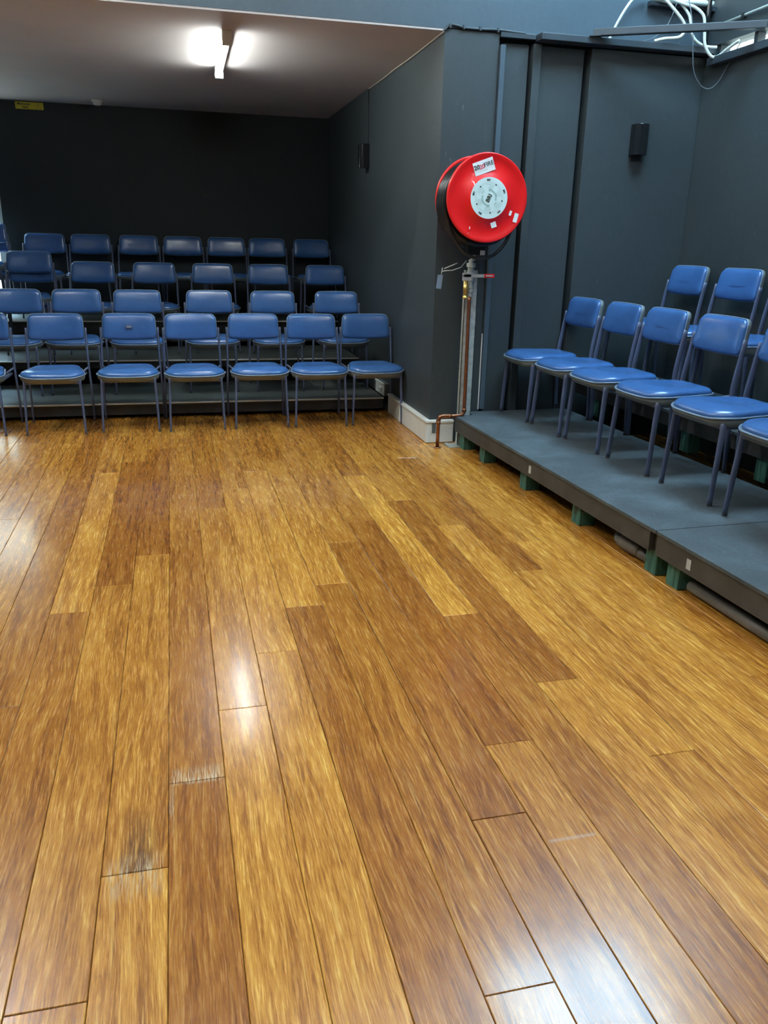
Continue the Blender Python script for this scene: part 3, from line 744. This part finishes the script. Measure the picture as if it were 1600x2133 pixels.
# smoke detector and sign
t = thing('smoke_detector', 'small round white smoke detector on the alcove ceiling near the back wall', 'smoke detector', (-.63, 9.36, ZC))
bm = bmesh.new(); lathe(bm, [(0, 0), (.055, 0), (.055, -.018), (.048, -.022), (0, -.022)], seg=32); link('base', bm, M_FIT, t, True)
bm = bmesh.new(); lathe(bm, [(.040, -.022), (.040, -.040), (.030, -.048), (0, -.048)], seg=32); link('sensor_head', bm, M_FIT, t, True)
t = thing('warning_sign', 'yellow mind your head warning sign high on the back wall', 'sign', (-1.31, YB-.004, 2.612))
link('board', boxes((-.133, .133, -.003, .003, -.033, .033)), M_YELLOW, t)
text('Mind your', .030, M_INK, (-.052, -.0042, .014), (PI/2, 0, 0), t, bold=.0008)
text('head', .030, M_INK, (-.040, -.0042, -.014), (PI/2, 0, 0), t, bold=.0008)
bm = bmesh.new()
tube(bm, [(.060, -.0038, -.024), (.112, -.0038, -.024), (.086, -.0038, .024)], .0022, 6, True)
box(bm, .0845, .0875, -.0045, -.003, -.008, .010); box(bm, .0845, .0875, -.0045, -.003, -.017, -.013)
link('warning_triangle', bm, M_INK, t)

# wall sconces
def sconce(label, loc, rz):
    t = thing('wall_sconce', label, 'wall light', loc, rz, 'black wall lights')
    pts = []
    for k in range(17):
        a = PI + PI*k/16; pts.append((.054*math.cos(a), -.045 + .045*math.sin(a)))
    pts = [(.054, 0)] + [(x, y) for x, y in pts[::-1]] + [(-.054, 0)]
    bm = bmesh.new(); prism(bm, pts, -.098, .098); link('shade', bm, M_BLACKG, t, bev=.002)
    link('mounting_plate', boxes((-.035, .035, -.012, 0, -.13, .085)), M_DARK, t)
    return t
sconce('black curved wall light on the panelled wall above the right chairs', (3.165, YF-.012, 2.087), 0)
sconce('black curved wall light on the dark side wall of the alcove', (XA, 7.70, 2.105), -PI/2)

# ------------------------------------------------------------------ BRACE, CABLES
t = thing('steel_brace', 'dark square steel brace crossing the top right corner', 'brace', (2.72, 5.47, 2.672), 0)
dv = Vector((3.60-2.72, 4.93-5.47, .0)); L = dv.length; an = math.atan2(dv.y, dv.x); t.rotation_euler = (0, 0, an)
link('bar', boxes((0, L, -.022, .022, 0, .042)), M_LEDGE, t, bev=.003)
link('end_plate', boxes((-.02, .05, -.03, .03, -.002, .004)), M_LEDGE, t)
def cable(pts, r, mat, label, name='cable', group=None, n=8, sag=True):
    bm = bmesh.new(); tube(bm, spline(pts, n) if sag else pts, r, 8)
    return tag(link(name, bm, mat, None, True), label, 'cable', group)
g = 'white cables looping by the high window'
cable([(2.86, 5.52, 2.675), (2.90, 5.50, 2.774), (2.941, 5.49, 2.85), (2.988, 5.50, 2.905), (3.054, 5.52, 2.935), (3.12, 5.54, 2.94)], .009, M_CABLE, 'white cable rising from the ledge at the left of the tangle', 'cable', g)
cable([(3.10, 5.50, 2.935), (3.20, 5.48, 2.925), (3.27, 5.46, 2.87), (3.345, 5.45, 2.80), (3.365, 5.45, 2.754), (3.329, 5.45, 2.709), (3.225, 5.46, 2.694), (3.168, 5.48, 2.680)], .010, M_CABLE, 'white cable bending down to the middle of the ledge', 'cable', g)
cable([(3.18, 5.49, 2.95), (3.335, 5.46, 2.905), (3.411, 5.44, 2.885), (3.47, 5.42, 2.837), (3.49, 5.42, 2.763), (3.508, 5.42, 2.672), (3.555, 5.41, 2.607), (3.59, 5.38, 2.60), (3.60, 5.30, 2.63), (3.61, 5.20, 2.66)], .010, M_CABLE, 'white cable with the lowest loop, ending at the slot window', 'cable', g)
cable([(3.30, 5.50, 2.95), (3.387, 5.46, 2.844), (3.412, 5.45, 2.749), (3.457, 5.45, 2.696), (3.527, 5.44, 2.667), (3.60, 5.42, 2.663)], .009, M_CABLE, 'white cable dropping behind the lowest loop', 'cable', g)
cable([(3.353, 5.44, 2.95), (3.389, 5.40, 2.761), (3.415, 5.40, 2.600), (3.44, 5.40, 2.50), (3.50, 5.40, 2.428), (3.555, 5.38, 2.405), (3.59, 5.34, 2.44), (3.605, 5.28, 2.53), (3.61, 5.18, 2.65)], .003, M_THIN, 'thin dark wire hanging in a long loop below the ledge')
cable([(3.32, 5.50, 2.94), (3.263, 5.49, 2.793), (3.17, 5.49, 2.704), (3.09, 5.49, 2.676)], .003, M_THIN, 'thin dark wire running down to the ledge', n=4)
cable([(3.16, 5.53, 2.935), (3.3, 5.515, 2.93), (3.45, 5.50, 2.93), (3.58, 5.50, 2.93)], .018, M_CABLE, 'bundle of white cables lying along the window sill')
# black pipes in the corner
cable([(3.54, 5.49, 3.5), (3.545, 5.49, 3.1), (3.55, 5.49, 2.68)], .018, M_BLACKG, 'black pipe standing in the corner above the ledge', 'pipe', n=2)['category'] = 'pipe'
# conduit with clips on the right wall above the slot window
t = thing('conduit', 'white conduit with dark clips rising along the upper right wall', 'conduit', (3.605, 5.43, 2.795))
bm = bmesh.new(); tube(bm, [(0, 0, 0), (0, -2.5, .02)], .009, 8); link('pipe', bm, M_CABLE, t, True)
for yy in (-.25, -.75, -1.4): link('clip', boxes((-.014, .012, yy-.012, yy+.012, -.012, .016)), M_DARK, t)
# cable along the ceiling edge and over the corner
cable([(XA-.006, 7.68, 2.645), (XA-.008, 7.2, 2.640), (XA-.006, 6.8, 2.645), (XA-.008, 6.4, 2.640), (XA-.006, 5.9, 2.645), (XA-.008, 5.56, 2.648)], .006, M_CREAM, 'cream cable pinned along the edge of the low ceiling')
t = thing('conduit', 'dark cable with clips running over the wall top beside the hose reel', 'conduit', (1.76, YF-.008, 2.672))
bm = bmesh.new(); tube(bm, spline([(-.02, 0, -.022), (.02, -.002, .016), (.07, -.002, .014), (.12, -.002, .006), (.22, -.002, .006), (.34, -.003, .010), (.45, -.004, .006), (.53, -.004, .004)], 6), .008, 8); link('cable', bm, M_LEDGE, t, True)
for xx in (.02, .11, .22, .34): link('clip', boxes((xx-.006, xx+.006, -.014, .008, -.004, .020)), M_LEDGE, t)
link('bare_end', boxes((.53, .60, -.006, .004, -.012, .002)), M_WHITE, t)
cable([(XA-.004, 7.71, 2.64), (XA-.004, 7.70, 2.4), (XA-.004, 7.70, 2.20)], .004, M_DARK, 'black lead dropping from the ceiling to the alcove wall light', n=2)
